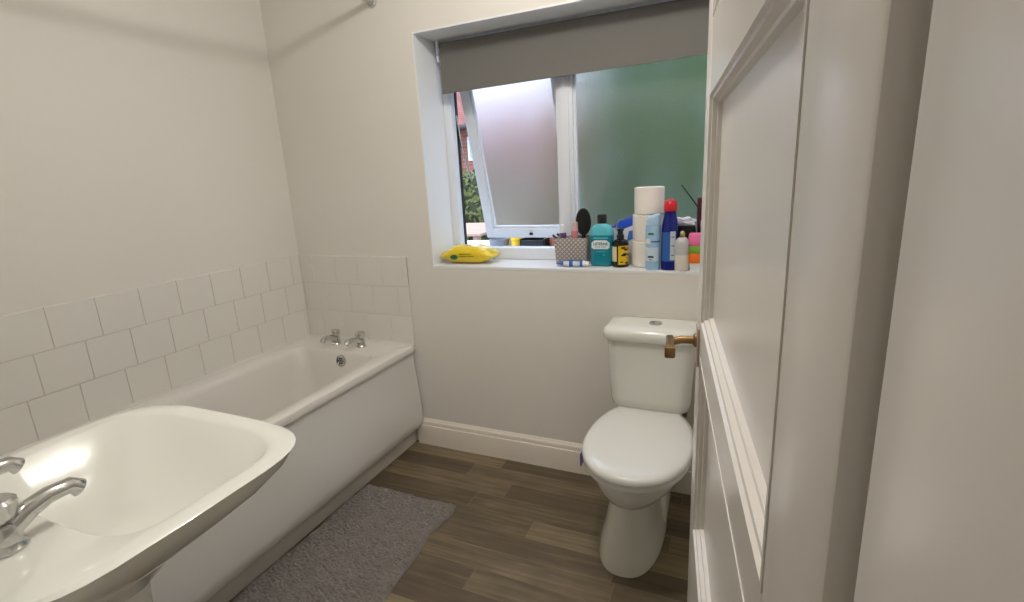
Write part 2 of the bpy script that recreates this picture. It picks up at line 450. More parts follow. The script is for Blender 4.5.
# curved side panel
bm = NB(); prof = [(-1.452, .493), (-1.431, .493), (-1.431, .44), (-1.421, .33), (-1.412, .22), (-1.409, .15), (-1.413, .112), (-1.425, .098), (-1.445, .094)]
loft(bm, [[Vector((x, y, z)) for x, z in prof] for y in (BY0, BY1-.001)])
obj('side_panel', Bt(bm), PANEL, bath)
bm = NB(); box(bm, -1.51, -1.466, BY0, BY1-.001, 0, .10, .001, 1); obj('plinth', Bt(bm), PLINTH, bath)
bm = NB(); box(bm, -1.46, -1.4285, BY0+.002, BY1-.002, .4925, .4975); obj('gap_shade_strip', Bt(bm), DARK, bath)  # dark strip painting the shade between rim lip and panel
def tap():
    t = thing('bath_tap', (0, 0, .53))
    bm = NB()
    lathe(bm, [(.022, 0), (.023, .004), (.019, .009), (.0185, .014), (.019, .030), (.016, .038), (.009, .042), (.009, .048)], 24)
    tube(bm, [(0, 0, .024), (0, -.03, .042), (0, -.055, .049), (0, -.082, .048), (0, -.092, .038)], .01, 14, rs=[.016, .0145, .013, .0125, .0135])
    obj('tap_body', bm, CHROME, t)
    bm = NB(); loops = []
    for r, z in ((.012, .044), (.0175, .047), (.0195, .053), (.0215, .064), (.0225, .071), (.019, .076), (.006, .078)):
        loops.append([Vector(((r+(.0015 if k % 4 < 2 and .05 < z < .075 else 0))*math.cos(2*PI*k/32), (r+(.0015 if k % 4 < 2 and .05 < z < .075 else 0))*math.sin(2*PI*k/32), z)) for k in range(32)])
    loft(bm, loops); obj('tap_knob', bm, CHROME, t)
    return t
t0 = tap(); t0.location = (-1.831, -.098, .53)
tag(t0, 'left chrome pillar tap on the bath rim, nearer the corner', 'tap', 'pillar taps on the bath rim')
t1 = copy_tree(t0); t1.location = (-1.671, -.098, .53); t1.rotation_euler.z = -.12
t1['label'] = 'right chrome pillar tap on the bath rim, nearer the bath panel'
ov = thing('overflow_fitting', (-1.768, -.2, .468)); ov.parent = bath; ov.location = Vector((-1.727, -.1905, .483))+off; ov.rotation_euler = (PI/2-.14, 0, 0)
bm = NB(); lathe(bm, [(.030, -.008), (.0305, 0), (.029, .004), (.022, .007), (.021, .003), (.004, .003)], 28); obj('overflow_ring', bm, CHROME, ov)
bm = NB()
for k in range(6): lathe(bm, [(.0045, .003), (.0045, .0045)], 10, c=(.012*math.cos(k*PI/3), .012*math.sin(k*PI/3)))
lathe(bm, [(.004, .003), (.004, .0045)], 10); obj('overflow_hole', bm, BLACKR, ov)
bm = NB(); lathe(bm, [(.034, .147), (.034, .151), (.012, .152)], 24, c=(-1.77, -.42)); obj('waste', Bt(bm), CHROME, bath)

# shower rail along the bath edge, above the picture
rl_ = thing('shower_rail', (-1.46, 0, 2.06), label='round shower curtain rail end fixed high on the wall above the bath', cat='rail')
bm = NB(); tube(bm, [(0, -.006, 0), (0, YF+.003, 0)], .0125, 16); obj('rail_tube', bm, RAILM, rl_)
for y, s in ((0, -1), (YF, 1)):
    bm = NB(); lathe(bm, [(.024, 0), (.024, .005), (.016, .009), (.0165, .02), (.0125, .021)], 24, mx=Matrix.Translation((0, y, 0)) @ Matrix.Rotation(PI/2*(1 if s < 0 else -1), 4, 'X')); obj('rail_flange', bm, RAILM, rl_)

# ------------------------------------------------------------------ wash basin (on the front wall beside the door opening)
bs = thing('wash_basin', (-.992, YF, 0), label='white pedestal wash basin at the left edge beside the bath', cat='basin')
def dshape(hw, depth, z, back=0.0, n=40, ex=2.5):
    pts = []
    for k in range(n):
        a = 2*PI*k/n
        cx, sy = math.cos(a), math.sin(a)
        x = hw*math.copysign(abs(cx)**(2/ex), cx)
        c = (depth+back)/2
        y = c+(depth-back)/2*math.copysign(abs(sy)**(2/(ex if sy > 0 else 6)), sy)
        if sy < 0: x = hw*math.copysign(abs(cx)**(2/5), cx) if abs(cx) > 1e-6 else 0
        pts.append(Vector((x, y, z)))
    return pts
bm = NB()
loops = [dshape(.08, .27, .64, .06), dshape(.12, .33, .69, .0), dshape(.18, .39, .735, ex=3.4), dshape(.232, .440, .78, ex=4.4), dshape(.258, .470, .81, ex=4.4), dshape(.266, .478, .826, ex=4.4), dshape(.272, .484, .836, ex=4.4), dshape(.264, .477, .841, ex=4.4),
         dshape(.240, .450, .840, .13, ex=3.6), dshape(.231, .441, .835, .135, ex=3.6), dshape(.19, .39, .77, .16), dshape(.13, .33, .72, .19), dshape(.05, .26, .705, .22)]
loft(bm, loops)
obj('bowl', bm, PORC, bs)
bm = NB(); loft(bm, [[Vector((x*s_, y0+(y-.2)*s_, z)) for x, y in [(0.09*math.cos(2*PI*k/28), .2+.09*math.sin(2*PI*k/28)) for k in range(28)]] for s_, y0, z in ((1.15, .16, 0), (1.1, .16, .03), (.9, .16, .15), (.85, .16, .4), (1.0, .17, .66))])
obj('pedestal', bm, PORC, bs)
for s in (-.09, .09):
    t = tap(); t.location = (-.992+s, YF+.075, .841); t.rotation_euler = (0, 0, PI)
    tag(t, ('chrome basin tap, the one nearer the bath' if s < 0 else 'chrome basin tap, the one nearer the door'), 'tap', 'taps on the wash basin')
    t.name = 'basin_tap'

# ------------------------------------------------------------------ toilet
TX = -.267
wc = thing('toilet', (TX, -.36, 0), label='white close-coupled toilet with lid down under the window', cat='toilet')
def Tt(bm): bmesh.ops.translate(bm, verts=bm.verts[:], vec=(0, .36, 0)); return bm
def egg(hw, yf, yb, z, n=48, flat=None, ex=2.0):
    pts = []; yc = yb-(yb-yf)*.42
    for k in range(n):
        a = 2*PI*k/n; c, s = math.cos(a), math.sin(a)
        x = hw*math.copysign(abs(c)**(2/ex), c)
        y = yc+((yb-yc) if s > 0 else (yc-yf))*math.copysign(abs(s)**(2/ex), s)
        if flat is not None and y > flat:
            y = flat
        pts.append(Vector((x, y, z)))
    return pts
bm = NB()
PL = [(.111, -.549, -.085, .0, 2.5, -.028), (.111, -.550, -.085, .008, 2.5, -.028), (.100, -.545, -.09, .06, 2.5, -.029), (.086, -.545, -.10, .14, 2.4, -.023), (.083, -.545, -.10, .235, 2.3, -.014),
      (.085, -.548, -.09, .262, 2.2, -.011), (.098, -.562, -.09, .270, 2.1, -.008), (.128, -.592, -.08, .293, 2.1, -.005), (.154, -.616, -.06, .326, 2.1, -.002), (.166, -.627, -.04, .355, 2.1, 0), (.170, -.632, -.03, .378, 2.1, 0), (.165, -.627, -.03, .388, 2.1, 0)]
loft(bm, [[p+Vector((dx, 0, 0)) for p in egg(a, b, c, z, ex=e)] for a, b, c, z, e, dx in PL])
obj('bowl', Tt(bm), PORC, wc, sharp=50)
bm = NB()
loft(bm, [rrect(-.128, .080, -.30, -.07, .06, 0), rrect(-.128, .083, -.30, -.07, .06, .06), rrect(-.122, .078, -.29, -.06, .06, .12), rrect(-.105, .062, -.28, -.05, .05, .19), rrect(-.09, .06, -.26, -.04, .05, .3), rrect(-.115, .115, -.20, -.02, .05, .39), rrect(-.122, .122, -.20, -.012, .05, .432)])
obj('rear_pedestal', Tt(bm), PORC, wc, sharp=50)
FB = -.165
def lidl(k, z, d=0): return egg(.170*k+d, -.395-(.240*k+d), -.395+(.30*k+d), z, flat=FB+(k-1)*.2+d, ex=2.0)
def lid_loop(ins, z):
    pts = []; n = 64
    for k in range(n):
        a = 2*PI*k/n; c, s = math.cos(a), math.sin(a)
        hw = .176-ins
        if s <= 0: x, y = hw*math.copysign(abs(c)**.93, c), -.40-(.248-ins)*abs(s)**.93
        else:
            yb = .235-ins
            x = hw*math.copysign(abs(c)**(.92), c); y = -.40+yb*1.28*s
            y = min(y, -.40+yb)
        pts.append(Vector((x, y, z)))
    return pts
bm = NB(); loft(bm, [lid_loop(.012, .388), lid_loop(.004, .389), lid_loop(.002, .395), lid_loop(.005, .405), lid_loop(.02, .406)]); obj('seat', Tt(bm), SEATM, wc, sharp=60)
bm = NB(); loft(bm, [lid_loop(.010, .4062), lid_loop(.001, .408), lid_loop(-.001, .414), lid_loop(.001, .424), lid_loop(.005, .4295), lid_loop(.012, .433), lid_loop(.022, .4358), lid_loop(.035, .4382), lid_loop(.05, .4402), lid_loop(.07, .442), lid_loop(.10, .4435), lid_loop(.15, .4443)])
obj('lid', Tt(bm), SEATM, wc, sharp=60)
for s in (-1, 1):
    bm = NB(); tube(bm, [(s*.055, -.152, .412), (s*.095, -.152, .412)], .011, 14); obj('lid_hinge', Tt(bm), SEATM, wc)
cis = NB()
loft(cis, [rrect(-.134, .134, -.17, -.02, .04, .428), rrect(-.142, .142, -.178, -.016, .04, .436), rrect(-.147, .147, -.185, -.014, .042, .47), rrect(-.153, .153, -.190, -.012, .042, .58), rrect(-.158, .158, -.195, -.012, .042, .706)])
obj('cistern', Tt(cis), PORC, wc, sharp=50)
bm = NB()
loft(bm, [rrect(-.160, .160, -.197, -.011, .045, .704), rrect(-.170, .170, -.206, -.009, .05, .706), rrect(-.173, .173, -.209, -.008, .052, .716), rrect(-.173, .173, -.209, -.008, .052, .73), rrect(-.168, .168, -.204, -.011, .05, .743), rrect(-.155, .155, -.192, -.02, .045, .750), rrect(-.12, .12, -.16, -.05, .04, .753)])
obj('cistern_lid', Tt(bm), PORC, wc, sharp=60)
fb = NB(); lathe(fb, [(.024, .752), (.024, .756), (.021, .758), (.0205, .7565), (.002, .757)], 28, c=(.012, -.115)); fbo = obj('flush_button', Tt(fb), CHROME, wc)
bm = NB(); box(bm, -.006, .009, -.13, -.10, .7565, .7585, .001, 1); obj('button_half', Tt(bm), mat('dark_chrome', (120, 122, 120), .25, 1), fbo)
bm = NB(); tube(bm, [(.118, -.09, .43), (.118, -.085, .39), (.12, -.05, .365), (.12, 0, .36)], .007, 10); obj('shadow_pipe', Tt(bm), mat('pipe_grey', (90, 88, 84), .4, .5), wc)  # dark pipe added where a shadow lies beside the toilet
bm = NB(); box(bm, -.1765, -.1715, -.49, -.455, .345, .392, .002, 1); rb = obj('rim_freshener', bm, mat('violet_plastic', (120, 105, 190), .4), None)
rb.location = (TX, 0, 0); tag(rb, 'small violet rim freshener clip on the left of the toilet bowl', 'freshener')

# ------------------------------------------------------------------ bath mat
def bathmat():
    bm = NB(); nx, ny = 230, 380
    y0, y1 = -.418, -1.225
    vs = []
    def right_x(y):
        t = (y-y0)/(y1-y0)
        return -.998+.052*t*t + .012*math.exp(-((y+.47)/.03)**2) - .012*math.exp(-((y+.60)/.05)**2)
    for j in range(ny+1):
        t = j/ny; y = y0+(y1-y0)*t
        xl = -1.450+.003*math.sin(y*14); xr = right_x(y)
        row = []
        for i in range(nx+1):
            s = i/nx; x = xl+(xr-xl)*s
            e = min(s*(xr-xl), (1-s)*(xr-xl), (y0-y), (y-y1))
            p = Vector((x, y, 0))
            g = Vector((x*66, y*150, 0))
            g += Vector((noise.noise(p*14)*1.2, noise.noise(p*14+Vector((5, 5, 5)))*1.2, 0))
            nz = noise.noise(g)
            pile = max(0, min(1, e/.008))
            z = .006+pile*(.008+.0125*nz+.004*noise.noise(p*25))
            z += .016*math.exp(-((y+.535+.25*(x+1))/.02)**2)*max(0, 1-(xr-x)/.14)*1.0
            z += .004*max(0, noise.noise(p*6))
            if e < .0005: z = .003
            row.append(bm.verts.new((x+.002*noise.noise(g+Vector((9, 0, 0))), y-(.002*math.sin(x*20)), z)))
        vs.append(row)
    for j in range(ny):
        for i in range(nx):
            bm.faces.new((vs[j][i], vs[j+1][i], vs[j+1][i+1], vs[j][i+1]))
    # underside skirt
    rim = [vs[0][i] for i in range(nx+1)]+[vs[j][nx] for j in range(1, ny+1)]+[vs[ny][i] for i in range(nx-1, -1, -1)]+[vs[j][0] for j in range(ny-1, 0, -1)]
    low = [bm.verts.new((v.co.x, v.co.y, .0008)) for v in rim]
    for k in range(len(rim)):
        j = (k+1) % len(rim); bm.faces.new((rim[k], rim[j], low[j], low[k]))
    m = mat('chenille_grey', (130, 123, 118), .95, vary=(22, .12), Sheen_Weight=.3)
    o = obj('bath_mat', bm, m, sharp=180)
    tag(o, 'grey tufted bath mat lying on the floor against the bath', 'bath mat')
bathmat()

# ------------------------------------------------------------------ things on the window sill
Z = .9305
def onto(name, x, y, rz=0, label='', cat='', group=None): return thing(name, (x, y, Z), rz, label, cat, group)
# wipes pack
wp = onto('wipes_pack', -1.128, .095, .06, 'yellow plastic pack of wipes with green emblem lying on the sill', 'wipes')
bm = NB(); loops = []; NW = 26
for k in range(NW+1):
    t = k/NW; x = -.132+.264*t
    s = min(1, (min(t, 1-t)/.26))**.8 if 0 < t < 1 else 0
    hh = .0035+.038*s; d = .048+.016*s**.5; zc = .034+.008*s
    sk = .0015*math.sin(t*23)
    loops.append([Vector((x+.006*math.sin(a*3)*s*0, d*math.copysign(abs(math.cos(a))**.8, math.cos(a)), max(.0005, zc+(hh+(.0015*math.sin(3*x*60+a*2) if s < .9 else 0))*math.copysign(abs(math.sin(a))**.75, math.sin(a))*(1.0 if math.sin(a) < 0 else 1.0)+(sk if math.sin(a) > .5 else 0)))) for a in [2*PI*q/28 for q in range(28)]])
loft(bm, loops)
YEL = mat('yellow_film', (238, 206, 40), .22, bump=(38, .35, .004), vary=(14, .08), Coat_Weight=.5)
obj('pack', bm, YEL, wp, sharp=70)
GRN = mat('green_print', (38, 110, 52), .4); DGRN = mat('dark_green_print', (20, 70, 30), .4)
mxl = Matrix.Translation((-.052, -.064, .034)) @ Matrix.Rotation(PI/2-.18, 4, 'X')
bm = NB(); lathe(bm, [(.019, -.004), (.019, .002)], 28, mx=mxl, sy=.62); em = obj('emblem', bm, GRN, wp)
bm = NB()
for q in range(3): lathe(bm, [(.0045, -.003), (.0045, .0028)], 12, mx=mxl @ Matrix.Translation(((q-1)*.0095, .001*(q % 2), 0)))
obj('emblem_mark', bm, DGRN, em)
OLV = mat('olive_print', (118, 124, 20), .4)
for r, (a, b) in enumerate(((-.028, .035), (-.028, .012), (.016, .048))):
    bm = NB(); row = r if r < 2 else 1; box(bm, a, b, -.0655, -.061, .046-row*.009, .050-row*.009); obj('printed_mark', bm, OLV, wp)

# fabric storage box
sb = onto('storage_box', -.638, .125, .03, 'small grey lattice-patterned storage box on the sill beside the mouthwash', 'box')
def lattice():
    m = bpy.data.materials.new('lattice_print'); m.use_nodes = True; nt = m.node_tree; N = nt.nodes.new; LK = nt.links.new
    b = nt.nodes['Principled BSDF']; b.inputs['Roughness'].default_value = .8
    tc = N('ShaderNodeTexCoord'); s = N('ShaderNodeSeparateXYZ'); LK(tc.outputs['Object'], s.inputs[0])
    xy = N('ShaderNodeMath'); xy.operation = 'ADD'; LK(s.outputs[0], xy.inputs[0]); LK(s.outputs[1], xy.inputs[1])
    outs = []
    for op in ('ADD', 'SUBTRACT'):
        a = N('ShaderNodeMath'); a.operation = op; LK(xy.outputs[0], a.inputs[0]); LK(s.outputs[2], a.inputs[1])
        k = N('ShaderNodeMath'); k.operation = 'MULTIPLY'; k.inputs[1].default_value = 52; LK(a.outputs[0], k.inputs[0])
        fr = N('ShaderNodeMath'); fr.operation = 'FRACT'; LK(k.outputs[0], fr.inputs[0])
        lt = N('ShaderNodeMath'); lt.operation = 'LESS_THAN'; lt.inputs[1].default_value = .36; LK(fr.outputs[0], lt.inputs[0]); outs.append(lt)
    mx = N('ShaderNodeMath'); mx.operation = 'MAXIMUM'; LK(outs[0].outputs[0], mx.inputs[0]); LK(outs[1].outputs[0], mx.inputs[1])
    c = N('ShaderNodeMix'); c.data_type = 'RGBA'; c.inputs[6].default_value = (*lin((196, 189, 180)), 1); c.inputs[7].default_value = (*lin((138, 131, 127)), 1)
    LK(mx.outputs[0], c.inputs[0]); LK(c.outputs[2], b.inputs['Base Color']); return m
LAT = lattice()
bm = NB()
loft(bm, [rrect(-.066, .066, -.045, .045, .012, 0), rrect(-.074, .074, -.052, .052, .014, .112), rrect(-.0735, .0735, -.0515, .0515, .014, .115), rrect(-.070, .070, -.048, .048, .012, .113), rrect(-.063, .063, -.042, .042, .01, .004)])
obj('box_body', bm, LAT, sb, sharp=50)
# things standing in the box
mr = thing('hand_mirror', (-.592, .13, Z+.006), .25, 'black oval hand mirror standing upright in the lattice box', 'mirror')
BLK = mat('black_plastic', (14, 14, 16), .35)
bm = NB(); mxm = Matrix.Translation((0, 0, .171)) @ Matrix.Rotation(PI/2, 4, 'X')
lathe(bm, [(.02, -.0065), (.038, -.006), (.042, -.002), (.042, .002), (.038, .006), (.02, .0065)], 40, mx=mxm, sx=.78, sy=1.36); obj('mirror_head', bm, BLK, mr)
bm = NB(); tube(bm, [(0, 0, .0), (0, 0, .06), (0, 0, .121)], .006, 12, rs=[.007, .007, .009]); obj('mirror_handle', bm, BLK, mr)
def small_tube(name, x, y, r, h, body, cap, label, cat, rz=0, lean=0):
    t = thing(name, (x, y, Z+.006), rz, label, cat); t.rotation_euler = (0, lean, rz)
    bm = NB(); lathe(bm, [(r*.9, 0), (r, .004), (r, h*.72), (r*.95, h*.78)], 22); obj('tube_body', bm, body, t)
    bm = NB(); lathe(bm, [(r*.95, h*.78), (r*.9, h*.8), (r*.8, h*.97), (r*.3, h)], 22); obj('tube_cap', bm, cap, t)
    return t
PINK = mat('pink_plastic', (205, 130, 135), .35); PURP = mat('purple_plastic', (100, 72, 130), .35); WHT = mat('white_plastic', (232, 232, 234), .3)
small_tube('cosmetic_tube', -.668, .105, .014, .165, PURP, WHT, 'small purple and white tube standing at the left of the lattice box', 'tube', lean=-.06)
small_tube('cosmetic_bottle', -.630, .11, .015, .175, PINK, mat('pale_pink', (220, 175, 175), .35), 'pink tube standing in the middle of the lattice box', 'tube', lean=.04)
tw = thing('tweezers', (-.676, .085, Z+.10), 0, 'dark thin comb end leaning over the left rim of the lattice box', 'comb')
bm = NB(); tube(bm, [(.02, .02, -.06), (-.014, .0, .008), (-.036, -.01, .028)], .0035, 8, rs=[.003, .004, .0055]); obj('comb_stem', bm, mat('slate_plastic', (75, 78, 100), .4), tw)
tw.name = 'comb'
# toothpaste tube
tp = onto('toothpaste_tube', -.617, .042, -.02, 'blue and white toothpaste tube lying in front of the lattice box', 'toothpaste')
BLU = mat('tube_blue', (52, 98, 170), .3)
bm = NB(); loops = []
for k in range(15):
    t = k/14; x = -.066+.112*t; rz_ = .0035+.0105*min(1, t*2.2)**.7; ry = .0175-.003*t
    loops.append([Vector((x, ry*math.cos(a), .0145+rz_*math.sin(a))) for a in [2*PI*q/20 for q in range(20)]])
loft(bm, loops); obj('tube_body', bm, BLU, tp)
bm = NB(); tube(bm, [(.046, 0, .0145), (.050, 0, .0145), (.0505, 0, .0145), (.072, 0, .0145)], .01, 18, rs=[.013, .012, .011, .009]); obj('tube_cap', bm, WHT, tp)
bm = NB()
for a, b in ((-.034, -.010), (.006, .036)): 
    loft(bm, [[Vector((x, .0172*math.cos(t), .0145+.0149*math.sin(t))) for t in [PI*.75+PI*.55*q/10 for q in range(11)]] for x in (a, b)], False, False, close=False)
obj('tube_label', bm, mat('pale_label', (205, 214, 228), .4), tp)

# mouthwash
mw = onto('mouthwash_bottle', -.502, .088, 0, 'teal mouthwash bottle with white label and black cap', 'mouthwash')
bm = NB()
TEAL = mat('teal_mouthwash', (0, 128, 148), .06, Coat_Weight=.4)
CLR = mat('clear_teal_top', (90, 190, 205), .08)
def ovl(hx, hy, z, r): return rrect(-hx, hx, -hy, hy, r, z, 6)
loft(bm, [ovl(.040, .022, .0, .018), ovl(.046, .028, .004, .022), ovl(.0475, .029, .02, .022), ovl(.0475, .029, .128, .022)]); obj('bottle_liquid', bm, TEAL, mw, sharp=50)
bm = NB()
loft(bm, [ovl(.0475, .029, .1281, .022), ovl(.047, .0285, .143, .022), ovl(.042, .026, .156, .022), ovl(.030, .022, .168, .018), ovl(.0185, .0175, .173, .017), ovl(.0165, .0165, .182, .016)]); obj('bottle_shoulder', bm, CLR, mw, sharp=50)
bm = NB(); lathe(bm, [(.0155, .174), (.019, .175), (.019, .205), (.0165, .210), (.005, .211)], 26); obj('bottle_cap', bm, BLK, mw)
bm = NB()
pts = [(-.037, .098), (-.037, .078), (-.028, .072), (.028, .072), (.037, .078), (.037, .098), (.024, .108), (-.024, .108)]
loft(bm, [[Vector((x, y, z)) for x, z in pts] for y in (-.0300, -.0285)]); lb = obj('label_plate', bm, mat('label_white', (225, 236, 238), .4), mw)
text_mesh('LISTERINE', .0155, 'label_text', mat('ink_dark', (20, 60, 80), .5), lb, (0, -.0302, .0925), bold=True, sx=.86)
text_mesh('COOL MINT', .0085, 'label_text', mat('ink_teal', (30, 120, 140), .5), lb, (0, -.0302, .0805))
bm = NB(); pass
for q in ((-.03, .03, .115, .119), (-.02, .02, .060, .063), (.012, .016, .045, .052)):
    bm = NB(); box(bm, q[0], q[1], -.0298, -.0285, q[2], q[3]); obj('printed_mark', bm, CLR, mw)

# pale purple bottle behind the mouthwash
pb = onto('purple_edged_box', -.494, .160, 0, 'white and violet carton just behind the mouthwash bottle', 'carton')
bm = NB(); box(bm, -.03, .03, -.02, .02, 0, .15, .003); obj('carton_body', bm, WHT, pb)
bm = NB(); box(bm, -.0305, .0305, -.0205, .0205, .150, .158, .002); obj('carton_top', bm, mat('violet_card', (125, 100, 170), .5), pb)
pb.name = 'carton'

# banana lotion bottle
lo = onto('lotion_bottle', -.424, .075, 0, 'small black pump-top bottle with yellow patterned label', 'bottle')
bm = NB(); lathe(bm, [(.030, 0), (.0325, .003), (.033, .012), (.033, .09), (.031, .100), (.022, .108), (.013, .112), (.013, .118)], 32); obj('bottle_body', bm, mat('brown_black_glass', (24, 18, 14), .12), lo)
bm = NB(); lathe(bm, [(.0145, .114), (.0145, .128), (.011, .131), (.011, .143), (.014, .145), (.014, .153), (.004, .155)], 22); obj('pump_top', bm, mat('green_black_cap', (16, 28, 26), .35), lo)
def banana():
    m = bpy.data.materials.new('yellow_pattern_label'); m.use_nodes = True; nt = m.node_tree; N = nt.nodes.new; LK = nt.links.new
    b = nt.nodes['Principled BSDF']; b.inputs['Roughness'].default_value = .35
    tc = N('ShaderNodeTexCoord'); mp = N('ShaderNodeMapping'); mp.inputs['Rotation'].default_value = (0, .7, 0); mp.inputs['Scale'].default_value = (45, 30, 95)
    LK(tc.outputs['Object'], mp.inputs[0]); v = N('ShaderNodeTexVoronoi'); v.inputs['Scale'].default_value = 1; v.inputs['Randomness'].default_value = .7; LK(mp.outputs[0], v.inputs['Vector'])
    lt = N('ShaderNodeMath'); lt.operation = 'LESS_THAN'; lt.inputs[1].default_value = .42; LK(v.outputs['Distance'], lt.inputs[0])
    c = N('ShaderNodeMix'); c.data_type = 'RGBA'; c.inputs[6].default_value = (*lin((222, 182, 30)), 1); c.inputs[7].default_value = (*lin((24, 20, 14)), 1)
    LK(lt.outputs[0], c.inputs[0]); LK(c.outputs[2], b.inputs['Base Color']); return m
bm = NB()
def arc(r, z, a0, a1, n=16): return [Vector((r*math.cos(a0+(a1-a0)*k/n), r*math.sin(a0+(a1-a0)*k/n), z)) for k in range(n+1)]
loft(bm, [arc(.0335, .012, -PI*.52, -PI*.02), arc(.0335, .088, -PI*.52, -PI*.02)], False, False, close=False); obj('pattern_label', bm, banana(), lo)
bm = NB(); loft(bm, [arc(.0336, .024, -PI*.98, -PI*.58), arc(.0336, .084, -PI*.98, -PI*.58)], False, False, close=False); obj('paper_label', bm, mat('cream_label', (225, 215, 175), .5), lo)

# blue-topped white bottle behind
sh = onto('shampoo_bottle', -.418, .165, .1, 'white shampoo bottle with blue cap behind the small black bottle', 'shampoo')
bm = NB(); loft(bm, [ovl(.034, .018, 0, .017), ovl(.038, .021, .01, .02), ovl(.041, .022, .10, .02), ovl(.040, .021, .135, .02), ovl(.036, .019, .16, .018)]); obj('bottle_body', bm, WHT, sh, sharp=50)
bm = NB(); loft(bm, [[Vector((p.x, p.y, p.z+p.x*.35)) for p in l] for l in (ovl(.0385, .0205, .148, .02), ovl(.038, .020, .178, .02), ovl(.034, .017, .186, .017))]); obj('flip_cap', bm, mat('royal_blue', (32, 84, 205), .25), sh, sharp=50)
bm = NB(); loft(bm, [[Vector((x, -.0235, z)) for x, z in ((.004, .09), (.030, .105), (.034, .14), (.012, .135))], [Vector((x, -.020, z)) for x, z in ((.004, .09), (.030, .105), (.034, .14), (.012, .135))]]); obj('blue_swoosh', bm, mat('sky_blue', (70, 130, 215), .3), sh)

# toilet rolls
PAPER = mat('tissue_paper', (240, 234, 224), .95, bump=(160, .35, .002))
CARD = mat('roll_card', (170, 140, 105), .9)
def roll():
    t = thing('toilet_roll', (0, 0, 0))
    bm = NB()
    prof = [(.021, .001), (.052, 0), (.0565, .003), (.057, .0515), (.0565, .1005), (.052, .1035), (.021, .1025)]
    n = 40; loops = [[Vector((r*math.cos(2*PI*i/n), r*math.sin(2*PI*i/n), z)) for i in range(n)] for r, z in prof]
    loops.append(loops[0]); rs = [[bm.verts.new(p) for p in l] for l in loops[:-1]]; rs.append(rs[0])
    for a, b in zip(rs, rs[1:]):
        for i in range(n): bm.faces.new((a[i], a[(i+1) % n], b[(i+1) % n], b[i]))
    obj('paper', bm, PAPER, t, sharp=50)
    bm = NB(); n = 30; ls = [[Vector((r*math.cos(2*PI*i/n), r*math.sin(2*PI*i/n), z)) for i in range(n)] for r, z in ((.0212, .002), (.0212, .1015), (.0200, .1015), (.0200, .002))]
    rs = [[bm.verts.new(p) for p in l] for l in ls]; rs.append(rs[0])
    for a, b in zip(rs, rs[1:]):
        for i in range(n): bm.faces.new((a[i], a[(i+1) % n], b[(i+1) % n], b[i]))
    obj('cardboard_core', bm, CARD, t)
    return t
r0 = roll()
names = ('white toilet roll at the bottom of the stack on the sill', 'white toilet roll in the middle of the stack on the sill', 'white toilet roll on top of the stack of three')
for k in range(3):
    o = r0 if k == 0 else copy_tree(r0)
    o.location = (-.327+(.0, .003, .010)[k], .108+(.0, .001, -.002)[k], Z+k*.1042); o.rotation_euler = (0, 0, k*1.3)
    tag(o, names[k], 'toilet roll', 'toilet rolls stacked on the sill')

# air freshener can
LB = mat('light_blue_can', (160, 196, 226), .25, vary=(30, .08))
ca = onto('aerosol_can', -.289, .026, 0, 'light blue aerosol can with domed top in front of the toilet rolls', 'aerosol can')
bm = NB(); lathe(bm, [(.026, 0), (.0275, .002), (.0275, .165), (.026, .172)], 32); obj('can_body', bm, LB, ca)
bm = NB(); loops = []
for r, z in ((.0270, .1725), (.0275, .180), (.0272, .195), (.0255, .203), (.020, .2085), (.006, .211)):
    loops.append([Vector((r*math.cos(2*PI*i/28), r*math.sin(2*PI*i/28), z+(.35*r*math.cos(2*PI*i/28) if z > .185 else 0))) for i in range(28)])
loft(bm, loops); obj('can_cap', bm, mat('pale_blue_cap', (176, 206, 232), .3), ca)
bm = NB(); loft(bm, [arc(.0278, .036, -PI*.9, -PI*.2), arc(.0278, .088, -PI*.9, -PI*.2)], False, False, close=False); obj('pale_band', bm, mat('pale_band', (205, 222, 236), .35), ca)
bm = NB(); loft(bm, [arc(.0279, .108, -PI*.52, -PI*.05), arc(.0279, .113, -PI*.52, -PI*.05)], False, False, close=False); obj('navy_band', bm, mat('navy_print', (40, 60, 130), .4), ca)
bm = NB(); lathe(bm, [(.0105, -.003), (.0105, .0035)], 24, mx=Matrix.Translation((-.0125, -.0252, .112)) @ Matrix.Rotation(.45, 4, 'Z') @ Matrix.Rotation(PI/2, 4, 'X')); obj('round_badge', bm, WHT, ca)
bm = NB(); loft(bm, [arc(.0279, .136, -PI*.68, -PI*.42), arc(.0279, .144, -PI*.66, -PI*.44)], False, False, close=False); obj('green_print', bm, GRN, ca)
bm = NB(); loft(bm, [arc(.0280, .049, -PI*.7, -PI*.4), arc(.0280, .056, -PI*.66, -PI*.44)], False, False, close=False); loft(bm, [arc(.0280, .040, -PI*.62, -PI*.48), arc(.0280, .043, -PI*.62, -PI*.48)], False, False, close=False); obj('black_emblem', bm, mat('black_print', (25, 35, 50), .5), ca)

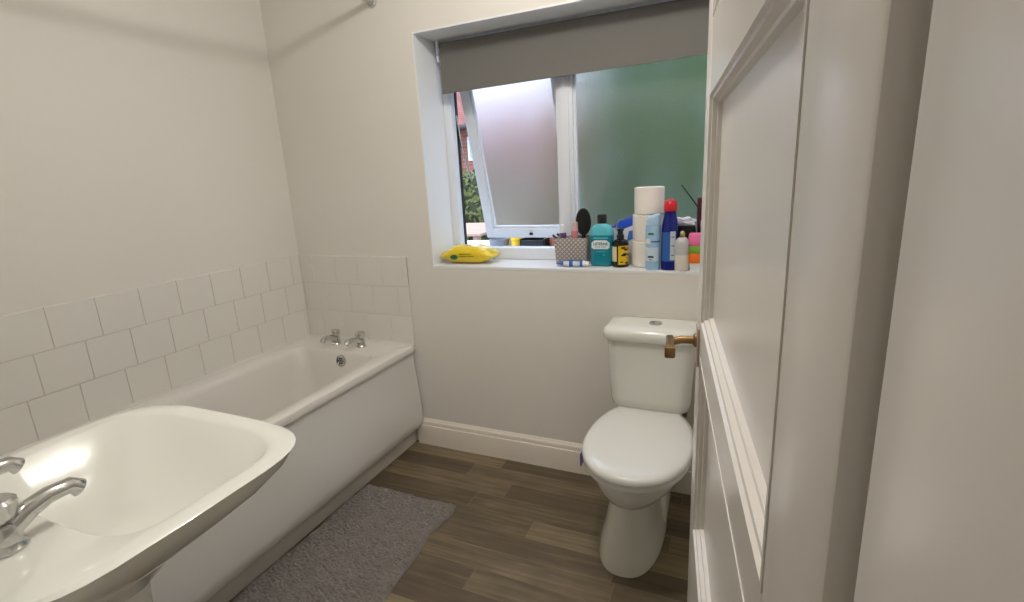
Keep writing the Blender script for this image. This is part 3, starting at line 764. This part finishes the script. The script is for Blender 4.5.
# navy bottle with red cap
nb_ = onto('navy_bottle', -.228, .032, 0, 'tall navy blue bottle with red cap', 'bottle')
bm = NB(); lathe(bm, [(.028, 0), (.0305, .003), (.031, .02), (.031, .150), (.029, .172), (.0245, .195), (.022, .210), (.022, .222)], 32, sy=.85); obj('bottle_body', bm, mat('navy_plastic', (14, 26, 120), .22), nb_)
bm = NB(); lathe(bm, [(.0225, .222), (.024, .224), (.024, .246), (.022, .257), (.015, .264), (.004, .266)], 28); obj('bottle_cap', bm, mat('red_cap', (205, 30, 44), .3), nb_)
bm = NB(); loft(bm, [[Vector((p.x, p.y*.85, p.z)) for p in arc(.0315, z, -PI*.8, -PI*.22)] for z in (.035, .145)], False, False, close=False); obj('blue_label', bm, mat('mid_blue_label', (45, 98, 170), .4), nb_)
bm = NB(); loft(bm, [[Vector((p.x, p.y*.85, p.z)) for p in arc(.0318, z, -PI*.45, -PI*.25)] for z in (.040, .148)], False, False, close=False); wl = obj('white_label', bm, mat('dim_white_label', (196, 204, 214), .4), nb_)
for z in (.056, .092, .125):
    bm = NB(); loft(bm, [[Vector((p.x, p.y*.85, p.z)) for p in arc(.0320, zz, -PI*.41, -PI*.29)] for zz in (z, z+.004)], False, False, close=False)
    obj('printed_mark', bm, mat('label_print', (120, 110, 100), .5), wl)

# black bottle with crumpled foil behind
bb = onto('black_pouch_bottle', -.180, .125, 0, 'black bottle with crumpled white film on top behind the cream bottle', 'bottle')
bb.name = 'dark_bottle'
bm = NB(); loft(bm, [ovl(.036, .022, 0, .02), ovl(.040, .024, .01, .02), ovl(.040, .024, .13, .02), ovl(.034, .022, .158, .02)]); obj('bottle_body', bm, BLK, bb)
bm = NB()
bmesh.ops.create_icosphere(bm, subdivisions=3, radius=1)
for v in bm.verts:
    d = v.co.copy(); k = 1+.45*noise.noise(d*1.9+Vector((3, 1, 7)))+.12*noise.noise(d*6)
    v.co = Vector((d.x*.043*k-.006, d.y*.02*k, .171+d.z*.019*k))
obj('foil_top', bm, mat('crumpled_film', (222, 228, 240), .3), bb, sharp=20)

# cream bottle gold cap
cb = onto('serum_bottle', -.182, .022, 0, 'small cream bottle with rounded shoulders and gold cap', 'bottle')
bm = NB(); lathe(bm, [(.022, 0), (.0255, .002), (.026, .01), (.026, .06)], 28); obj('bottle_base', bm, mat('cream_plastic', (226, 218, 204), .3), cb)
bm = NB(); lathe(bm, [(.026, .0602), (.026, .10), (.024, .113), (.016, .122), (.010, .125)], 28); obj('bottle_upper', bm, mat('pearl_grey', (196, 196, 196), .25), cb)
bm = NB(); lathe(bm, [(.009, .125), (.010, .127), (.010, .138), (.007, .146), (.003, .149)], 20); obj('bottle_cap', bm, mat('pale_gold', (176, 160, 116), .3, .8), cb)

# colourful sponges stacked on a white tub
tb = onto('white_tub', -.122, .045, 0, 'low white tub under the coloured sponges beside the door edge', 'tub')
bm = NB(); loft(bm, [rrect(-.030, .034, -.028, .028, .008, 0), rrect(-.034, .038, -.031, .031, .01, .020), rrect(-.034, .038, -.031, .031, .01, .028)]); obj('tub_body', bm, WHT, tb)
zz = .0285
for nm, c, hh, rz_ in (('orange', (242, 118, 34), .036, .05), ('green', (128, 178, 62), .028, -.06), ('pink', (238, 120, 168), .042, .04)):
    bm = NB(); loft(bm, [rrect(-.036, .040, -.032, .032, .014, 0), rrect(-.039, .043, -.034, .034, .016, hh*.15), rrect(-.039, .043, -.034, .034, .016, hh*.85), rrect(-.036, .040, -.032, .032, .014, hh)])
    o = obj('sponge', bm, mat(nm+'_foam', c, .85, bump=(300, .4, .002)), None, (-.122, .045, Z+zz), rz_)
    tag(o, {'orange': 'orange sponge, lowest in the stack beside the door edge', 'green': 'green sponge between the pink and orange ones', 'pink': 'pink sponge on top of the coloured stack'}[nm], 'sponge', 'sponges stacked on the sill')
    zz += hh+.0005
gj = onto('lidded_jar', -.098, .122, 0, 'dark green and white jar behind the sponges', 'jar')
bm = NB(); lathe(bm, [(.026, 0), (.028, .002), (.028, .150), (.026, .153)], 28); obj('jar_body', bm, mat('dark_green_plastic', (30, 78, 52), .35), gj)
bm = NB(); lathe(bm, [(.0275, .1532), (.0275, .176), (.02, .178)], 28); obj('jar_lid', bm, mat('pale_lid', (200, 205, 190), .4), gj)
mc = onto('maroon_cup', -.108, .172, 0, 'maroon holder rising above the jar beside the door edge', 'cup')
bm = NB(); loft(bm, [ovl(.03, .006, 0, .005), ovl(.036, .007, .2, .006), ovl(.036, .007, .256, .006), ovl(.032, .006, .260, .005)]); obj('cup_body', bm, mat('maroon_plastic', (84, 18, 40), .35), mc)
mc['label'] = 'maroon flat case standing at the right behind the sponges'; mc['category'] = 'case'; mc.name = 'flat_case'
sk = thing('thin_stick', (-.100, .12, Z+.1795), 0, 'thin black stick leaning up to the left above the sponges', 'stick')
bm = NB(); tube(bm, [(.0, 0, .0), (-.035, .004, .045), (-.100, .0, .135)], .0022, 8, rs=[.003, .003, .0016]); obj('stick_rod', bm, BLK, sk)
sk.name = 'black_stick'

# ------------------------------------------------------------------ ceiling lamp, added hall fill lamp
def ceiling_lamp(x, y, P, col, label, r=.06):
    t = thing('ceiling_light', (x, y, ZC), label=label, cat='lamp')
    bm = NB(); lathe(bm, [(.05, 0), (.05, -.012), (.02, -.02), (.018, -.05)], 28); obj('lamp_base', bm, UPVC, t)
    L = bpy.data.lights.new('bulb', 'POINT'); L.energy = P; L.color = col; L.shadow_soft_size = r
    l = bpy.data.objects.new('bulb', L); COL.objects.link(l); l.parent = t; l.location = (0, 0, -.12)
    return t
ceiling_lamp(-.50, -.92, 22, (1, .955, .915), 'bare ceiling light above the bathroom floor')
ceiling_lamp(.35, -2.75, 18, (1, .965, .93), 'added fill light in the unseen hallway')  # unseen lamp added to brighten the door lining and walls

# ------------------------------------------------------------------ outside
GROUND = mat('paving', (165, 160, 154), .9, vary=(1.5, .15))
bm = NB(); box(bm, -30, 30, OUT, 60, -.25, -.15); struct('ground', bm, GROUND)
def brick_mat():
    m = bpy.data.materials.new('brick_wall'); m.use_nodes = True; nt = m.node_tree; N = nt.nodes.new; LK = nt.links.new
    b = nt.nodes['Principled BSDF']; b.inputs['Roughness'].default_value = .9
    tc = N('ShaderNodeTexCoord'); s = N('ShaderNodeSeparateXYZ'); LK(tc.outputs['Object'], s.inputs[0]); a = N('ShaderNodeMath'); LK(s.outputs[0], a.inputs[0]); LK(s.outputs[1], a.inputs[1])
    c = N('ShaderNodeCombineXYZ'); LK(a.outputs[0], c.inputs[0]); LK(s.outputs[2], c.inputs[1])
    br = N('ShaderNodeTexBrick'); br.inputs['Scale'].default_value = 1; br.inputs['Brick Width'].default_value = .225; br.inputs['Row Height'].default_value = .075; br.inputs['Mortar Size'].default_value = .006
    br.inputs['Color1'].default_value = (*lin((164, 102, 80)), 1); br.inputs['Color2'].default_value = (*lin((146, 86, 68)), 1); br.inputs['Mortar'].default_value = (*lin((160, 140, 126)), 1)
    LK(c.outputs[0], br.inputs['Vector']); LK(br.outputs['Color'], b.inputs['Base Color']); return m
def roof_mat():
    m = mat('roof_tiles', (186, 96, 82), .9); nt = m.node_tree; N = nt.nodes.new; LK = nt.links.new
    b = nt.nodes['Principled BSDF']; tc = N('ShaderNodeTexCoord'); br = N('ShaderNodeTexBrick'); br.inputs['Scale'].default_value = 1
    br.inputs['Brick Width'].default_value = .2; br.inputs['Row Height'].default_value = .14; br.inputs['Mortar Size'].default_value = .014
    br.inputs['Color1'].default_value = (*lin((156, 96, 82)), 1); br.inputs['Color2'].default_value = (*lin((138, 78, 66)), 1); br.inputs['Mortar'].default_value = (*lin((110, 50, 45)), 1)
    LK(tc.outputs['Object'], br.inputs['Vector']); LK(br.outputs['Color'], b.inputs['Base Color']); return m
hs = thing('brick_house', (-6.6, 8, -.15), label='red brick house with tiled roof seen beyond the open window', cat='house')
bm = NB(); box(bm, -3.4, 3.4, 0, 6, 0, 2.55); obj('house_wall', bm, brick_mat(), hs)
bm = NB(); vsr = [(-3.7, -.35, 2.5), (3.7, -.35, 2.5), (3.7, 3, 3.95), (-3.7, 3, 3.95)]
loft(bm, [[Vector(p) for p in vsr], [Vector((p[0], p[1], p[2]+.08)) for p in vsr]]); vsr = [(-3.7, 3, 3.95), (3.7, 3, 3.95), (3.7, 6.3, 2.5), (-3.7, 6.3, 2.5)]
loft(bm, [[Vector(p) for p in vsr], [Vector((p[0], p[1], p[2]+.08)) for p in vsr]]); obj('roof', bm, roof_mat(), hs)
bm = NB(); tube(bm, [(-3.7, -.42, 2.5), (3.7, -.42, 2.5)], .06, 12); tube(bm, [(1.0, -.12, 2.5), (1.0, -.08, 0)], .035, 10); obj('gutter', bm, mat('dark_gutter', (60, 40, 42), .5), hs)
bm = NB(); box(bm, 1.25, 1.95, -.03, .03, 1.85, 2.35, .01); wn = obj('house_window', bm, UPVC, hs)
bm = NB(); box(bm, 1.31, 1.89, -.04, -.028, 1.91, 2.29); obj('house_pane', bm, mat('sky_glass', (150, 185, 200), .1), wn)
LEAF = {}
def foliage(name, loc, sx, sy, sz, n, leaf, cols, label, cat, box_=False, core=True):
    t = thing(name, loc, label=label, cat=cat)
    rnd = random.Random(n)
    m = mat(name+'_leaf', cols[0], .7, vary=(5, .5))
    c = NB()
    if core:
        bmesh.ops.create_icosphere(c, subdivisions=4, radius=1)
        for v in c.verts:
            d = v.co.normalized(); k = .86+.14*noise.noise(d*3)
            if box_:
                q = max(abs(d.x), abs(d.y), abs(d.z)); d = d/q*.9+d*.1
            v.co = Vector((d.x*sx*k, d.y*sy*k, sz+d.z*sz*k))
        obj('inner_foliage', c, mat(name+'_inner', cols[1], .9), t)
    bm = NB()
    for _ in range(n):
        d = Vector((rnd.gauss(0, 1), rnd.gauss(0, 1), rnd.gauss(0, 1))).normalized()
        k = .86+.14*noise.noise(d*3)+rnd.uniform(-.03, .08)
        if box_:
            q = max(abs(d.x), abs(d.y), abs(d.z)); d = d/q*.9+d*.1
        p = Vector((d.x*sx*k, d.y*sy*k, sz+d.z*sz*k))
        a = Vector((rnd.gauss(0, 1), rnd.gauss(0, 1), rnd.gauss(0, 1))).normalized(); b = a.cross(d)
        if b.length < .1: continue
        b.normalize(); L = leaf*rnd.uniform(.6, 1.3)
        vs = [bm.verts.new(p+v) for v in (-a*L, b*L*.5, a*L, -b*L*.5)]; bm.faces.new(vs)
    o = obj('leaves', bm, m, t, sharp=180); o['kind'] = 'stuff'
    bm = NB(); tube(bm, [(0, 0, 0), (0, 0, sz)], .06, 8); obj('trunk', bm, mat('bark', (90, 72, 56), .9), t)
    return t
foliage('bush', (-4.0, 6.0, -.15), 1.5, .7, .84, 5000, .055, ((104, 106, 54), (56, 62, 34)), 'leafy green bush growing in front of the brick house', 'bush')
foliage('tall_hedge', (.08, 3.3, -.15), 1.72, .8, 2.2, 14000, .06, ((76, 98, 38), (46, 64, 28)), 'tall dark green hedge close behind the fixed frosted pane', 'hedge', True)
# garden table, added white box standing in for overexposed patio
gt = thing('garden_table', (-3.55, 3.6, -.15), .1, 'pale wooden garden table seen through the open casement', 'table')
WOOD = mat('pale_wood', (186, 152, 130), .7, vary=(12, .15))
bm = NB()
for k in range(9): box(bm, -.9, .9, -.68+k*.152, -.68+k*.152+.14, .84, .87, .004, 1)
obj('table_top', bm, WOOD, gt)
for sx in (-1, 1):
    for sy in (-1, 1):
        bm = NB(); box(bm, sx*.82-.035, sx*.82+.035, sy*.6-.035, sy*.6+.035, 0, .84, .004, 1); obj('leg', bm, WOOD, gt)
wc_ = thing('bright_patio_box', (-2.55, 2.25, -.15), .1, 'added white box standing in for the overexposed patio below the open casement', 'chest')
bm = NB(); box(bm, -.42, .42, -.26, .26, 0, .80, .02); obj('patio_box_body', bm, WHT, wc_)
bm = NB(); box(bm, -.44, .44, -.28, .28, .80, .86, .015); obj('patio_box_lid', bm, mat('patio_box_white', (236, 228, 232), .4), wc_)
# staging bench with pots
gb = thing('potting_bench', (-1.55, 1.72, -.15), 0, 'grey slatted potting bench outside just below the window', 'bench')
GREYW = mat('weathered_wood', (128, 120, 112), .9, vary=(15, .2))
bm = NB()
for k in range(4): box(bm, -.62, .62, -.22+k*.112, -.22+k*.112+.1, .66, .685, .003, 1)
obj('bench_top', bm, GREYW, gb)
for sx in (-1, 1):
    for sy in (-1, 1):
        bm = NB(); box(bm, sx*.56-.025, sx*.56+.025, sy*.17-.025, sy*.17+.025, 0, .66); obj('leg', bm, GREYW, gb)
BZ = -.15+.686
def pot(name, x, r, h, m, label, cat):
    t = thing(name, (x, 1.68, BZ), 0, label, cat)
    bm = NB(); lathe(bm, [(r*.75, 0), (r*.98, h*.85), (r*1.05, h*.86), (r*1.05, h), (r*.92, h), (r*.9, h*.9), (r*.7, .02)], 24); obj('pot_body', bm, m, t)
    return t
pot('planter', -1.73, .075, .30, mat('grey_plastic', (120, 120, 128), .5), 'grey planter outside, leftmost on the potting bench', 'planter')
pot('bucket', -1.57, .052, .34, mat('bright_yellow', (235, 190, 30), .4), 'yellow bucket on the potting bench outside the window', 'bucket')
pot('terracotta_pot', -1.255, .045, .30, mat('terracotta', (170, 96, 70), .8), 'terracotta pot on the potting bench outside, at its right end', 'pot')
cr_ = thing('plastic_crate', (-1.408, 1.68, BZ), 0, 'black slatted crate between the yellow bucket and terracotta pot outside', 'crate')
bm = NB()
for k in range(5): box(bm, -.095, .095, -.1, -.09, .02+k*.06, .06+k*.06); box(bm, -.095, .095, .09, .1, .02+k*.06, .06+k*.06)
for sx in (-1, 1):
    box(bm, sx*.095-.006, sx*.095+.006, -.1, .1, 0, .31)
box(bm, -.095, .095, -.1, .1, 0, .012)
obj('crate_body', bm, BLK, cr_)

# ------------------------------------------------------------------ daylight
w = bpy.data.worlds.new('overcast_sky'); sc.world = w; w.use_nodes = True; nt = w.node_tree
bg = nt.nodes['Background']; bg.inputs['Color'].default_value = (.60, .75, 1.0, 1); bg.inputs['Strength'].default_value = 3.7
S = bpy.data.lights.new('sun', 'SUN'); S.energy = .8; S.angle = math.radians(8); S.color = (1, .94, .86)
so = bpy.data.objects.new('sun', S); COL.objects.link(so)
so.rotation_euler = Vector((.35, .75, -.75)).to_track_quat('-Z', 'Y').to_euler()

vs = sc.view_settings
sc.display_settings.display_device = 'sRGB'
vs.view_transform = 'Standard'; vs.look = 'None'; vs.exposure = 0; vs.gamma = 1; vs.use_curve_mapping = False
